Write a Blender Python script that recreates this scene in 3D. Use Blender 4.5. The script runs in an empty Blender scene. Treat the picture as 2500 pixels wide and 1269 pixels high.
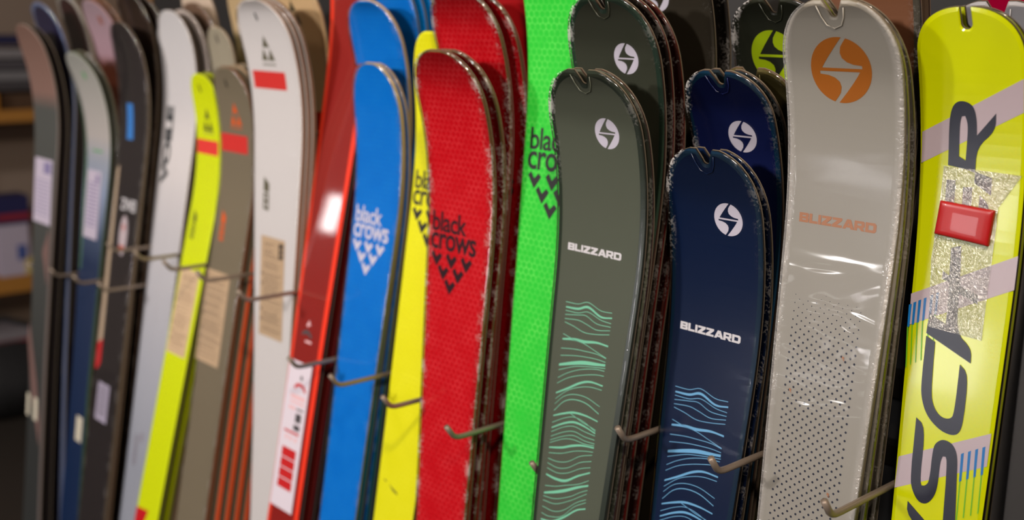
import bpy, bmesh, math, random
import numpy as np
from mathutils import Vector
from mathutils.geometry import tessellate_polygon
random.seed(7)
sc = bpy.context.scene
C = sc.collection
EYE = 1.65          # eye height of the photographer above the shop floor

# ------------------------------------------------------------------ camera
def cam_axes(yaw, pitch, roll):
    f = Vector((-math.sin(yaw)*math.cos(pitch), math.cos(yaw)*math.cos(pitch), -math.sin(pitch)))
    r = Vector((math.cos(yaw), math.sin(yaw), 0)); u = r.cross(f)
    c, s = math.cos(roll), math.sin(roll)
    return c*r+s*u, -s*r+c*u, f
r_, u_, f_ = cam_axes(.8257, .2093, .0162)
cam = bpy.data.objects.new('camera', bpy.data.cameras.new('camera')); C.objects.link(cam)
from mathutils import Matrix
cam.matrix_world = Matrix(((r_.x,u_.x,-f_.x,0),(r_.y,u_.y,-f_.y,0),(r_.z,u_.z,-f_.z,EYE),(0,0,0,1)))
cam.data.sensor_width = 36; cam.data.lens = 2742.7/2500*36
cam.data.clip_start = .02; cam.data.clip_end = 50
cam.data.dof.use_dof = True; cam.data.dof.focus_distance = 1.24; cam.data.dof.aperture_fstop = 2.8
sc.camera = cam

# ------------------------------------------------------------------ light and exposure
w = bpy.data.worlds.new('world'); sc.world = w; w.use_nodes = True
w.node_tree.nodes['Background'].inputs[0].default_value = (.9,.8,.72,1)
w.node_tree.nodes['Background'].inputs[1].default_value = .05
sc.view_settings.view_transform = 'Standard'; sc.view_settings.look = 'None'
sc.view_settings.gamma = 1; sc.view_settings.exposure = 0; sc.view_settings.use_curve_mapping = False
sc.cycles.transparent_max_bounces = 24
sc.cycles.max_bounces = 8
def area(name, loc, target, size, power, col=(1,.93,.86), size_y=None):
    l = bpy.data.lights.new(name, 'AREA'); l.energy = power; l.color = col
    l.shape = 'RECTANGLE'; l.size = size; l.size_y = size_y or size
    o = bpy.data.objects.new(name, l); C.objects.link(o); o.location = loc
    o.rotation_euler = (Vector(target)-Vector(loc)).to_track_quat('-Z','Y').to_euler()
    return o
for x,p in ((-.6,56),(-2.9,88)):
    area('ceiling_or_fill_spot', (x,-2.75,2.78), (x-.3,1.1,1.35), .24, p, (1,.955,.925))
for x,p in ((-1.7,6),(-2.9,6)):
    area('ceiling_downlight', (x,-.15,2.80), (x,1.0,1.5), .12, p, (1,.82,.64))
area('glint_lamp', (-1.68,-1.5,1.16), (-.5,1.05,1.3), .20, 4.6, (1,.97,.98), .24)  # added unseen light, placed for the highlights on the clear tape
area('glint_lamp', (-2.12,-1.5,.93), (-.65,1.05,1.25), .26, .7, (1,.97,.98), .10)  # second added light, for wrap highlights on the pale grey ski
area('ceiling_or_fill_spot', (.15,-.15,2.78), (-1.9,1.1,1.3), .14, 36, (1,.84,.66))  # added fill above the camera, brightens the tan ski and the sidewalls
area('ceiling_or_fill_spot', (2.3,-1.3,2.3), (-1.0,1.1,1.2), .35, 18, (1,.9,.8))
area('glint_lamp', (-5.4,-1.5,1.50), (-1.66,1.05,1.35), .075, 1.1, (1,.96,.95), .21)  # added unseen light, mirrored as the glossy dark red ski's highlight

# ------------------------------------------------------------------ materials
def lin(c):
    return tuple(((v/255)/12.92 if v/255 <= .04045 else ((v/255+.055)/1.055)**2.4) for v in c)+(1,)
MATS = {}
def nt(name):
    m = bpy.data.materials.new(name); m.use_nodes = True
    t = m.node_tree; return m, t, t.nodes['Principled BSDF']
def link(t, a, b): t.links.new(a, b)
def uvnode(t, layer='UVMap'):
    n = t.nodes.new('ShaderNodeUVMap'); n.uv_map = layer; return n
def plain(name, rgb, rough=.45, metal=0, coat=0, spec=.5, grain=0):
    if name in MATS: return MATS[name]
    m, t, p = nt(name)
    p.inputs['Base Color'].default_value = lin(rgb); p.inputs['Roughness'].default_value = rough
    p.inputs['Metallic'].default_value = metal; p.inputs['Coat Weight'].default_value = coat
    p.inputs['Coat Roughness'].default_value = .05; p.inputs['Specular IOR Level'].default_value = spec
    if grain:
        n = t.nodes.new('ShaderNodeTexNoise'); n.inputs['Scale'].default_value = 900; n.inputs['Detail'].default_value = 3
        tc = t.nodes.new('ShaderNodeTexCoord'); link(t, tc.outputs['Object'], n.inputs['Vector'])
        mx = t.nodes.new('ShaderNodeMix'); mx.data_type = 'RGBA'; mx.blend_type = 'MULTIPLY'
        mr = t.nodes.new('ShaderNodeMapRange'); mr.inputs[3].default_value = 1-grain; mr.inputs[4].default_value = 1+grain
        link(t, n.outputs['Fac'], mr.inputs[0]); mx.inputs[0].default_value = 1
        mx.inputs[6].default_value = lin(rgb)
        cb = t.nodes.new('ShaderNodeCombineColor')
        for i in range(3): link(t, mr.outputs[0], cb.inputs[i])
        link(t, cb.outputs[0], mx.inputs[7]); link(t, mx.outputs[2], p.inputs['Base Color'])
    MATS[name] = m; return m
def weave(name, rgb, light, rough=.32):
    """woven fish-scale top sheet: soft pale lattice of staggered cells"""
    if name in MATS: return MATS[name]
    m, t, p = nt(name)
    uv = uvnode(t); wn = t.nodes.new('ShaderNodeTexNoise'); wn.inputs['Scale'].default_value = 160
    link(t, uv.outputs[0], wn.inputs['Vector'])
    ml = t.nodes.new('ShaderNodeVectorMath'); ml.operation='MULTIPLY_ADD'; link(t, wn.outputs['Color'], ml.inputs[0]); ml.inputs[1].default_value=(.003,.003,0)
    link(t, uv.outputs[0], ml.inputs[2]); prev = None
    for k in range(3):
        a = math.radians(90+60*k); kk = 4*math.pi/(math.sqrt(3)*.0098)
        d = t.nodes.new('ShaderNodeVectorMath'); d.operation='DOT_PRODUCT'; link(t, ml.outputs[0], d.inputs[0]); d.inputs[1].default_value=(math.cos(a)*kk*.92,math.sin(a)*kk,0)
        c = t.nodes.new('ShaderNodeMath'); c.operation='COSINE'; link(t, d.outputs['Value'], c.inputs[0])
        if prev: ad = t.nodes.new('ShaderNodeMath'); ad.operation='ADD'; link(t, prev.outputs[0], ad.inputs[0]); link(t, c.outputs[0], ad.inputs[1]); c = ad
        prev = c
    b = t.nodes.new('ShaderNodeMapRange'); b.inputs[1].default_value=.2; b.inputs[2].default_value=-1.4; link(t, prev.outputs[0], b.inputs[0])
    n = t.nodes.new('ShaderNodeTexNoise'); n.inputs['Scale'].default_value = 28; link(t, uv.outputs[0], n.inputs['Vector'])
    r = t.nodes.new('ShaderNodeMapRange'); r.inputs[1].default_value=.3; r.inputs[2].default_value=.7; r.inputs[3].default_value=.12; r.inputs[4].default_value=.7
    link(t, n.outputs['Fac'], r.inputs[0])
    k = t.nodes.new('ShaderNodeMath'); k.operation='MULTIPLY'; link(t, r.outputs[0], k.inputs[0]); link(t, b.outputs[0], k.inputs[1])
    mx = t.nodes.new('ShaderNodeMix'); mx.data_type='RGBA'; mx.inputs[6].default_value = lin(rgb); mx.inputs[7].default_value = lin(light)
    link(t, k.outputs[0], mx.inputs[0]); link(t, mx.outputs[2], p.inputs['Base Color'])
    p.inputs['Roughness'].default_value = rough; p.inputs['Coat Weight'].default_value = .15
    bp = t.nodes.new('ShaderNodeBump'); bp.inputs['Strength'].default_value = .2; bp.inputs['Distance'].default_value = .0003
    link(t, b.outputs[0], bp.inputs['Height']); link(t, bp.outputs[0], p.inputs['Normal'])
    MATS[name] = m; return m
def ramp(name, stops, rough=.35, side=None):
    """printed colour that changes along the ski (s in metres from the tip); side = (u0, rgb): colour left of u0"""
    if name in MATS: return MATS[name]
    m, t, p = nt(name)
    uv = uvnode(t); sp = t.nodes.new('ShaderNodeSeparateXYZ'); link(t, uv.outputs[0], sp.inputs[0])
    cr = t.nodes.new('ShaderNodeValToRGB'); cr.color_ramp.elements.remove(cr.color_ramp.elements[0])
    for i,(s,c) in enumerate(stops):
        e = cr.color_ramp.elements[0] if i == 0 else cr.color_ramp.elements.new(s)
        e.position = s; e.color = lin(c)
    link(t, sp.outputs['Y'], cr.inputs[0]); out = cr.outputs[0]
    if side:
        mt = t.nodes.new('ShaderNodeMapRange'); mt.inputs[1].default_value = side[0]; mt.inputs[2].default_value = side[0]-.004
        link(t, sp.outputs['X'], mt.inputs[0])
        mx = t.nodes.new('ShaderNodeMix'); mx.data_type='RGBA'; link(t, mt.outputs[0], mx.inputs[0])
        link(t, out, mx.inputs[6]); mx.inputs[7].default_value = lin(side[1]); out = mx.outputs[2]
    link(t, out, p.inputs['Base Color']); p.inputs['Roughness'].default_value = rough
    MATS[name] = m; return m
def film(name, amount=.10, crinkle=1.0, waves=0.0, rough=.07, scale=210, e0=.78, band=None, sparkle=.35, top=None, lo=1.04):
    """thin clear shrink wrap: clear body, gloss from the fresnel, crinkled welds at the ski's edges"""
    if name in MATS: return MATS[name]
    m, t, p = nt(name); t.nodes.remove(p)
    out = t.nodes['Material Output']
    tr = t.nodes.new('ShaderNodeBsdfTransparent'); gl = t.nodes.new('ShaderNodeBsdfGlossy'); gl.inputs['Roughness'].default_value = rough
    mix = t.nodes.new('ShaderNodeMixShader')
    uv = uvnode(t); e = uvnode(t,'Edge'); se = t.nodes.new('ShaderNodeSeparateXYZ'); link(t, e.outputs[0], se.inputs[0])
    ab = t.nodes.new('ShaderNodeMath'); ab.operation='ABSOLUTE'; link(t, se.outputs['X'], ab.inputs[0])
    ed = t.nodes.new('ShaderNodeMapRange'); ed.inputs[1].default_value=e0; ed.inputs[2].default_value=1; link(t, ab.outputs[0], ed.inputs[0])
    n1 = t.nodes.new('ShaderNodeTexNoise'); n1.inputs['Scale'].default_value=scale; n1.inputs['Detail'].default_value=2
    link(t, uv.outputs[0], n1.inputs['Vector'])
    m1 = t.nodes.new('ShaderNodeMath'); m1.operation='MULTIPLY'; link(t, n1.outputs['Fac'], m1.inputs[0]); link(t, ed.outputs[0], m1.inputs[1]); n1.inputs['Distortion'].default_value=.8
    m1b = t.nodes.new('ShaderNodeMath'); m1b.operation='MULTIPLY'; link(t, m1.outputs[0], m1b.inputs[0]); m1b.inputs[1].default_value = crinkle
    mp = t.nodes.new('ShaderNodeMapping'); mp.inputs['Scale'].default_value=(9,34,1); link(t, uv.outputs[0], mp.inputs[0])
    n2 = t.nodes.new('ShaderNodeTexNoise'); n2.inputs['Scale'].default_value=1; n2.inputs['Detail'].default_value=1; n2.inputs['Distortion'].default_value=.6
    link(t, mp.outputs[0], n2.inputs['Vector'])
    m2 = t.nodes.new('ShaderNodeMath'); m2.operation='MULTIPLY_ADD'; link(t, n2.outputs['Fac'], m2.inputs[0]); m2.inputs[1].default_value = .18+waves*2.2
    if band:    # loose, rumpled only along part of the ski
        su = t.nodes.new('ShaderNodeSeparateXYZ'); link(t, uv.outputs[0], su.inputs[0]); g = None
        for lo,hi in ((band[0],band[0]+.03),(band[1]+.05,band[1])):
            q = t.nodes.new('ShaderNodeMapRange'); q.interpolation_type='SMOOTHSTEP'; q.inputs[1].default_value=lo; q.inputs[2].default_value=hi; link(t, su.outputs['Y'], q.inputs[0])
            if g: mm = t.nodes.new('ShaderNodeMath'); mm.operation='MULTIPLY'; link(t, g.outputs[0], mm.inputs[0]); link(t, q.outputs[0], mm.inputs[1]); q = mm
            g = q
        sc_ = t.nodes.new('ShaderNodeMath'); sc_.operation='MULTIPLY_ADD'; link(t, g.outputs[0], sc_.inputs[0]); sc_.inputs[1].default_value = waves*2.2; sc_.inputs[2].default_value=.15
        link(t, sc_.outputs[0], m2.inputs[1]); link(t, m1b.outputs[0], m2.inputs[2])
    bp = t.nodes.new('ShaderNodeBump'); bp.inputs['Strength'].default_value=1; bp.inputs['Distance'].default_value=.0035
    link(t, m2.outputs[0], bp.inputs['Height']); link(t, bp.outputs[0], gl.inputs['Normal'])
    fr = t.nodes.new('ShaderNodeFresnel'); fr.inputs['IOR'].default_value=1.45
    a = t.nodes.new('ShaderNodeMath'); a.operation='MULTIPLY_ADD'; link(t, fr.outputs[0], a.inputs[0]); a.inputs[1].default_value=.8; a.inputs[2].default_value=0
    a2 = t.nodes.new('ShaderNodeMath'); a2.operation='MULTIPLY_ADD'; link(t, ed.outputs[0], a2.inputs[0]); a2.inputs[1].default_value=amount*1.1; link(t, a.outputs[0], a2.inputs[2])
    link(t, a2.outputs[0], mix.inputs[0]); link(t, tr.outputs[0], mix.inputs[1]); link(t, gl.outputs[0], mix.inputs[2])
    # crumpled patches: white diffuse spots painted in as the film's sparkle
    df = t.nodes.new('ShaderNodeBsdfDiffuse'); df.inputs['Color'].default_value=(.92,.88,.86,1)
    link(t, bp.outputs[0], df.inputs['Normal'])
    n3 = t.nodes.new('ShaderNodeTexNoise'); n3.inputs['Scale'].default_value=scale*1.15; n3.inputs['Detail'].default_value=3; n3.inputs['Roughness'].default_value=.6; link(t, uv.outputs[0], n3.inputs['Vector'])
    n4 = t.nodes.new('ShaderNodeTexNoise'); n4.inputs['Scale'].default_value=32; link(t, uv.outputs[0], n4.inputs['Vector'])
    av = t.nodes.new('ShaderNodeMath'); av.operation='ADD'; link(t, n3.outputs['Fac'], av.inputs[0]); link(t, n4.outputs['Fac'], av.inputs[1])
    th = t.nodes.new('ShaderNodeMapRange'); th.inputs[1].default_value=lo; th.inputs[2].default_value=lo+.07; link(t, av.outputs[0], th.inputs[0])
    fm = t.nodes.new('ShaderNodeMath'); fm.operation='MULTIPLY'; link(t, th.outputs[0], fm.inputs[0]); link(t, ed.outputs[0], fm.inputs[1])
    fk = t.nodes.new('ShaderNodeMath'); fk.operation='MULTIPLY'; link(t, fm.outputs[0], fk.inputs[0]); fk.inputs[1].default_value=sparkle; last = fk
    if top:
        sx = t.nodes.new('ShaderNodeSeparateXYZ'); link(t, uv.outputs[0], sx.inputs[0])
        q = t.nodes.new('ShaderNodeMapRange'); q.inputs[1].default_value=top; q.inputs[2].default_value=top*.3; link(t, sx.outputs['Y'], q.inputs[0])
        q2 = t.nodes.new('ShaderNodeMapRange'); q2.inputs[1].default_value=.0; q2.inputs[2].default_value=-.03; q2.inputs[3].default_value=.15; link(t, sx.outputs['X'], q2.inputs[0])
        for k in (q,q2):
            mm = t.nodes.new('ShaderNodeMath'); mm.operation='MULTIPLY'; link(t, last.outputs[0], mm.inputs[0]); link(t, k.outputs[0], mm.inputs[1]); last = mm
    mix2 = t.nodes.new('ShaderNodeMixShader'); link(t, last.outputs[0], mix2.inputs[0]); link(t, mix.outputs[0], mix2.inputs[1]); link(t, df.outputs[0], mix2.inputs[2])
    link(t, mix2.outputs[0], out.inputs[0])
    MATS[name] = m; return m
STEEL = plain('steel edge', (128,116,100), .5, .35)
SLOT = plain('slot black', (22,20,20), .5)
INK = plain('ink black', (34,32,34), .45)
WHITE = plain('print white', (225,220,222), .35)
PAPER = plain('tan paper', (196,168,136), .8)
PAPERINK = plain('paper ink', (120,98,80), .8)

# ------------------------------------------------------------------ scene helpers
def meshobj(name, verts, faces, mat, parent=None, uv=None, edge=None, smooth=True, midx=None):
    me = bpy.data.meshes.new(name); me.from_pydata([tuple(v) for v in verts], [], faces)
    for m in (mat if isinstance(mat,(list,tuple)) else [mat]): me.materials.append(m)
    for lay, data in (('UVMap',uv),('Edge',edge)):
        if data is not None:
            l = me.uv_layers.new(name=lay); idx = np.empty(len(me.loops), dtype=np.int32)
            me.loops.foreach_get('vertex_index', idx)
            l.data.foreach_set('uv', np.asarray(data,dtype=np.float32)[idx].ravel())
    if smooth: me.polygons.foreach_set('use_smooth', [True]*len(me.polygons))
    if midx is not None: me.polygons.foreach_set('material_index', midx)
    me.update()
    o = bpy.data.objects.new(name, me); C.objects.link(o)
    if parent is not None: o.parent = parent
    return o
def tag(o, label=None, cat=None, group=None, kind=None):
    if label: o['label'] = label
    if cat: o['category'] = cat
    if group: o['group'] = group
    if kind: o['kind'] = kind
    return o
def empty(name, loc):
    o = bpy.data.objects.new(name, None); C.objects.link(o); o.location = loc; o.empty_display_size=.05; return o
def box(name, a, b, mat, parent=None, bevel=0, off=(0,0,0)):
    bm = bmesh.new(); bmesh.ops.create_cube(bm, size=1)
    for v in bm.verts:
        v.co = Vector([(a[i]+b[i])/2-off[i]+v.co[i]*(b[i]-a[i]) for i in range(3)])
    if bevel: bmesh.ops.bevel(bm, geom=bm.edges[:], offset=bevel, segments=2, affect='EDGES')
    me = bpy.data.meshes.new(name); bm.to_mesh(me); bm.free(); me.materials.append(mat)
    o = bpy.data.objects.new(name, me); C.objects.link(o)
    if parent is not None: o.parent = parent
    return o
def tube(pts, r, seg=10):
    """verts, faces of a round rod through pts with closed ends"""
    pts = [Vector(p) for p in pts]; V=[]; F=[]; prev=None
    for i,p in enumerate(pts):
        d = (pts[min(i+1,len(pts)-1)]-pts[max(i-1,0)]).normalized()
        x = Vector((1,0,0)) if abs(d.x)<.9 else Vector((0,1,0))
        a = d.cross(x).normalized(); b = d.cross(a)
        for k in range(seg):
            t=2*math.pi*k/seg; V.append(p+r*(math.cos(t)*a+math.sin(t)*b))
    for i in range(len(pts)-1):
        for k in range(seg):
            F.append((i*seg+k, i*seg+(k+1)%seg, (i+1)*seg+(k+1)%seg, (i+1)*seg+k))
    F.append(tuple(range(seg))[::-1]); F.append(tuple((len(pts)-1)*seg+k for k in range(seg)))
    return V,F

# ------------------------------------------------------------------ the ski shape
LR = .30
G = np.linspace(0,2.0,401)
class Shape:
    """a ski leaning in the rack. X,Y: middle of its front half a metre under eye height; a,b: slant sideways and
    backwards; zt: tip height against the eye; hs,hw: half widths of shovel and waist; ang: tip rise; lt: tip length"""
    def __init__(s, v):
        s.X,s.Y,s.a,s.b,s.zt,s.hs,s.hw,s.ang,s.lt = v
        s.phi = s.b - s.ang*np.clip(1-G/LR,0,1)**1.5
        dz = np.cos(s.phi); dy = np.sin(s.phi); d = G[1]-G[0]
        s.z = s.zt-np.concatenate([[0],np.cumsum((dz[1:]+dz[:-1])/2*d)])
        y = -np.concatenate([[0],np.cumsum((dy[1:]+dy[:-1])/2*d)])
        s.y = y-np.interp(.5,-s.z,y)+s.Y
        s.len = float(np.interp(EYE-.072, -s.z, G))      # the tail stands on the rack's base
        s.base = s.pt(0, s.len, 0)
    def pt(s, u, t, d):
        """u across, t along from the tip, d depth behind the front face"""
        z = np.interp(t,G,s.z); y = np.interp(t,G,s.y); p = np.interp(t,G,s.phi)
        return np.stack(np.broadcast_arrays(s.X+s.a*(z+.5)+u, y+d*np.cos(p), z-d*np.sin(p)+EYE),-1)
    def loc(s, u, t, d): return s.pt(u,t,d)-s.base
    def half(s, t):
        q = np.clip((t-s.lt)/(.85-s.lt),0,1)
        b = s.hw+(s.hs-s.hw)*(.5+.5*np.cos(np.pi*q))
        b = np.where(t>.95, s.hw+(s.hs*.9-s.hw)*np.clip((t-.95)/.8,0,1)**1.5, b)
        tip = np.where(t<s.lt,(np.clip(1-np.clip(1-t/s.lt,0,1)**2.3,0,1))**(1/2.3),1)
        k = np.clip((s.len-t)/.03,0,1)                      # rounded tail corners
        return b*tip*(.72+.28*np.sqrt(1-(1-k)**2))
def notch_half(kind, t):
    if kind == 'v':
        D=.021; w = np.where(t<D*.72, .0125-(.0125-.0052)*(t/(D*.72)), .0052*np.sqrt(np.clip(1-((t-D*.72)/(D*.28))**2,0,1)))
        return np.where(t<D,w,0), D
    if kind == 'slot':
        D=.023; w = np.where(t<D-.0055,.0058,.0058*np.sqrt(np.clip(1-((t-D+.0055)/.0055)**2,0,1)))
        return np.where(t<D,w,0), D
    return np.zeros_like(t), 0
def rows(sh, nk):
    D = notch_half(nk, np.array([0.]))[1]
    a = sh.lt*(1-np.cos(np.linspace(0,np.pi/2,14)))
    t = list(a)+list(np.arange(sh.lt+.012,.34,.012))+list(np.linspace(.36,sh.len-.03,9))+[sh.len-.02,sh.len-.008,sh.len]
    if D: t += list(np.linspace(0,D,9))+[D-.0012,D-.0004]
    t = np.array(sorted(set(np.round(t,5)))); t = t[t>=.0002]
    if D:   # the row where the tip arc meets the notch mouth
        ok = sh.half(t)>notch_half(nk,t)[0]+.0004; t = t[ok]
    return t, D
def ski_parts(sh, par, nk, top, cham, side, basemat, cw=.0035, cd=.0012, wrap=None, thick=1.0):
    t,D = rows(sh,nk); h = sh.half(t); n = notch_half(nk,t)[0]; T = thick*(.0046+.0044*np.clip((t-.05)/.6,0,1))
    tipf = np.clip(1-t/sh.lt,0,1); ti = t+cw*tipf**1.5      # rows of the inset front panel
    hi = np.maximum(h-cw*np.clip(h/.02,0,1), .0006); ni = np.where(n>0, n+.0012, 0)
    hi = np.maximum(hi, ni+.0003)
    N = len(t)
    # four chains: left outer, left notch, right notch, right outer
    def chain(dep, hh, nn, tt): return [sh.loc(sgn*q, tt, dep) for sgn,q in ((-1,hh),(-1,nn),(1,nn),(1,hh))], [np.stack([sgn*q,tt],-1) for sgn,q in ((-1,hh),(-1,nn),(1,nn),(1,hh))]
    V0,U0 = chain(0,hi,ni,ti); V1,U1 = chain(cd,h,n,t)
    verts = np.concatenate(V0+V1); uv = np.concatenate(U0+U1)
    F=[]; MI=[]
    o = lambda c,i: c*N+i
    for i in range(N-1):
        F.append((o(0,i),o(0,i+1),o(1,i+1),o(1,i))); F.append((o(2,i),o(2,i+1),o(3,i+1),o(3,i))); MI += [0,0]
        F.append((o(4,i),o(4,i+1),o(0,i+1),o(0,i))); F.append((o(3,i),o(3,i+1),o(7,i+1),o(7,i))); MI += [1,1]
        if n[i]>0:
            F.append((o(1,i),o(1,i+1),o(5,i+1),o(5,i))); F.append((o(6,i),o(6,i+1),o(2,i+1),o(2,i))); MI += [1,1]
    F.append((o(4,0),o(0,0),o(1,0),o(5,0))); F.append((o(6,0),o(2,0),o(3,0),o(7,0))); MI += [1,1]
    meshobj('top_sheet', verts, F, [top,cham], par, uv, None, False, MI)
    # side wall all round, then the steel edge, then the base
    def ring(dep, grow=0.0):
        L = sh.loc(-(h+grow),t,dep); R = sh.loc(h+grow,t,dep); a = sh.loc(-n,t,dep); b = sh.loc(n,t,dep)
        k = int((n>0).sum())
        if k: inner = list(b[:k+1][::-1])+list(a[:k+1]); 
        else: inner = []
        return list(R)+list(L[::-1])+(list(a[:k+1])+list(b[:k+1][::-1]) if k else [])
    def band(name, d0, d1, mat, g0=0.0, g1=0.0):
        A = ring(d0,g0); B = ring(d1,g1); n_ = len(A)
        k = int((n>0).sum()); tl = list(t)+list(t[::-1])+(list(t[:k+1])+list(t[:k+1][::-1]) if k else [])
        meshobj(name, A+B, [(i,n_+i,n_+(i+1)%n_,(i+1)%n_) for i in range(n_)], mat, par, [(.02,q) for q in tl]*2, None, False)
    band('sidewall', cd, T-.0016, side)
    band('steel_edge', T-.0016, T, STEEL, .0002, .0002)
    Vb = np.concatenate([sh.loc(-h,t,T),sh.loc(-n,t,T),sh.loc(n,t,T),sh.loc(h,t,T)])
    F=[]
    for i in range(N-1): F += [(o(0,i),o(1,i),o(1,i+1),o(0,i+1)),(o(2,i),o(3,i),o(3,i+1),o(2,i+1))]
    meshobj('base', Vb, F, basemat, par, None, None, False)
    if wrap and nk == 'v':      # the film's crease round the notch
        c = [(-17,7),(-13.5,19),(-8.5,28),(0,32),(8.5,28.5),(12,20),(14,9)]
        V,F = tube([sh.loc(u*.001,q*.001,-.0012) for u,q in c],.0006,6); meshobj('wrap_crease',V,F,top,par)
    if wrap:
        hh = h+.0012; tt = np.maximum(t-.0012*tipf,0); cols = np.array([-1,-.93,-.84,-.5,0,.5,.84,.93,1.])
        m = t>=(.004 if nk else 0); idx = np.where(m)[0]; 
        V=[];UV=[];E=[]
        for i in idx:
            for c in cols:
                V.append(sh.loc(c*hh[i],tt[i],-.0012)); UV.append((c*hh[i],tt[i])); E.append((c,tt[i]))
            V.append(sh.loc(hh[i],tt[i],.0012)); UV.append((hh[i]+.008,tt[i])); E.append((1,tt[i]))
            V.insert(len(V)-len(cols)-1, sh.loc(-hh[i],tt[i],.0012)); UV.insert(len(UV)-len(cols)-1,(-hh[i]-.008,tt[i])); E.insert(len(E)-len(cols)-1,(-1,tt[i]))
        K = len(cols)+2; F=[(i*K+j,(i+1)*K+j,(i+1)*K+j+1,i*K+j+1) for i in range(len(idx)-1) for j in range(K-1)]
        meshobj('shrink_wrap', V, F, wrap, par, UV, E, True)

# ------------------------------------------------------------------ flat print on a ski (mm across, mm from the tip)
def mapped(sh, par, name, V2, F2, mat, d=-.0003):
    bm = bmesh.new(); vs = [bm.verts.new((x*.001,y*.001,0)) for x,y in V2]
    for f in F2:
        try: bm.faces.new([vs[i] for i in f])
        except ValueError: pass
    if bm.verts:
        lo = min(v.co.y for v in bm.verts); hi = max(v.co.y for v in bm.verts)
        y = math.ceil(lo/.009)*.009
        while y < min(hi,.34):
            bmesh.ops.bisect_plane(bm, geom=bm.verts[:]+bm.edges[:]+bm.faces[:], plane_co=(0,y,0), plane_no=(0,1,0)); y += .009
    uv = [(v.co.x,v.co.y) for v in bm.verts]
    bm.verts.index_update(); bm.normal_update()
    F = []
    for f in bm.faces:
        ids = [v.index for v in f.verts]
        if f.normal.z > 0: ids.reverse()
        F.append(ids)
    A = np.array(uv); P = sh.loc(A[:,0],A[:,1],d); bm.free()
    return meshobj(name, P, F, mat, par, uv, None, False)
def polys(sh, par, name, shapes, mat, d=-.0003):
    """shapes: list of [outer ring, hole, hole ...]"""
    V=[];F=[]
    for rings in shapes:
        flat = [p for r in rings for p in r]; b = len(V); V += flat
        for tri in tessellate_polygon([[Vector((x,y,0)) for x,y in r] for r in rings]): F.append(tuple(b+i for i in tri))
    # same winding everywhere
    F2=[]
    for f in F:
        (x0,y0),(x1,y1),(x2,y2) = [V[i] for i in f]
        F2.append(f if (x1-x0)*(y2-y0)-(x2-x0)*(y1-y0)>0 else f[::-1])
    return mapped(sh, par, name, V, F2, mat, d)
def soften(ring, lim=58, n=2):
    """rounds the gentle corners of an outline and keeps the sharp ones"""
    for _ in range(n):
        out=[]
        for i,p in enumerate(ring):
            a=ring[i-1]; b=ring[(i+1)%len(ring)]
            t=abs((math.degrees(math.atan2(b[1]-p[1],b[0]-p[0])-math.atan2(p[1]-a[1],p[0]-a[0]))+180)%360-180)
            out += [p] if t>lim or t<3 else [(p[0]+(a[0]-p[0])*.25,p[1]+(a[1]-p[1])*.25),(p[0]+(b[0]-p[0])*.25,p[1]+(b[1]-p[1])*.25)]
        ring=out
    return ring
def each(sh, par, name, shapes, mat, d=-.0003):
    for q in shapes: polys(sh,par,name,[q],mat,d)
def rect(u0,s0,u1,s1): return [[(u0,s0),(u1,s0),(u1,s1),(u0,s1)]]
TXT = {}
def text_mesh(s, bold):
    if (s,bold) in TXT: return TXT[(s,bold)]
    cu = bpy.data.curves.new('t','FONT'); cu.body = s; cu.size = 1; cu.offset = bold; cu.resolution_u = 3; cu.space_character = .93
    o = bpy.data.objects.new('t',cu); C.objects.link(o)
    me = o.evaluated_get(bpy.context.evaluated_depsgraph_get()).to_mesh()
    V = [(v.co.x,v.co.y) for v in me.vertices]; F = [tuple(p.vertices) for p in me.polygons]
    bpy.data.objects.remove(o); bpy.data.curves.remove(cu)
    xs=[v[0] for v in V]; ys=[v[1] for v in V]
    TXT[(s,bold)] = ([((x-min(xs))/(max(xs)-min(xs)),(y-min(ys))/(max(ys)-min(ys))) for x,y in V],F)
    return TXT[(s,bold)]
def text(sh, par, name, s, box_, mat, bold=.0, up=False, d=-.0003):
    """box_ = (u0, s0, u1, s1) in mm; up = read from bottom to top"""
    V,F = text_mesh(s,bold); u0,s0,u1,s1 = box_
    if up: W = [(u1-y*(u1-u0), s1-x*(s1-s0)) for x,y in V]
    else:  W = [(u0+x*(u1-u0), s1-y*(s1-s0)) for x,y in V]
    return mapped(sh, par, name, W, F, mat, d)
GL = {
 'B':(1.22,[[(0,0),(1.08,0),(1.2,.1),(1.2,.42),(1.1,.5),(1.18,.58),(1.18,.9),(1.06,1),(0,1)],[(.38,.26),(.38,.38),(.84,.38),(.84,.26)],[(.38,.62),(.38,.74),(.82,.74),(.82,.62)]]),
 'L':(1.08,[[(0,0),(1.05,0),(1.05,.27),(.36,.27),(.36,1),(0,1)]]),
 'I':(.37,[[(0,0),(.36,0),(.36,1),(0,1)]]),
 'Z':(1.25,[[(0,0),(1.22,0),(1.22,.26),(.62,.26),(1.22,.76),(1.22,1),(.04,1),(.04,.74),(.62,.74),(0,.24)]]),
 'A':(1.36,[[(0,0),(.36,0),(.47,.17),(.92,.17),(1.02,0),(1.42,0),(.95,1),(.5,1)],[(.6,.4),(.71,.62),(.81,.4)]]),
 'R':(1.26,[[(0,0),(.36,0),(.36,.28),(.6,.28),(.86,0),(1.28,0),(1.0,.32),(1.2,.44),(1.2,.88),(1.08,1),(0,1)],[(.36,.54),(.36,.74),(.84,.74),(.84,.54)]]),
 'D':(1.3,[[(0,0),(1.08,0),(1.28,.18),(1.28,.82),(1.08,1),(0,1)],[(.36,.27),(.36,.73),(.84,.73),(.92,.66),(.92,.34),(.84,.27)]])}
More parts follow.
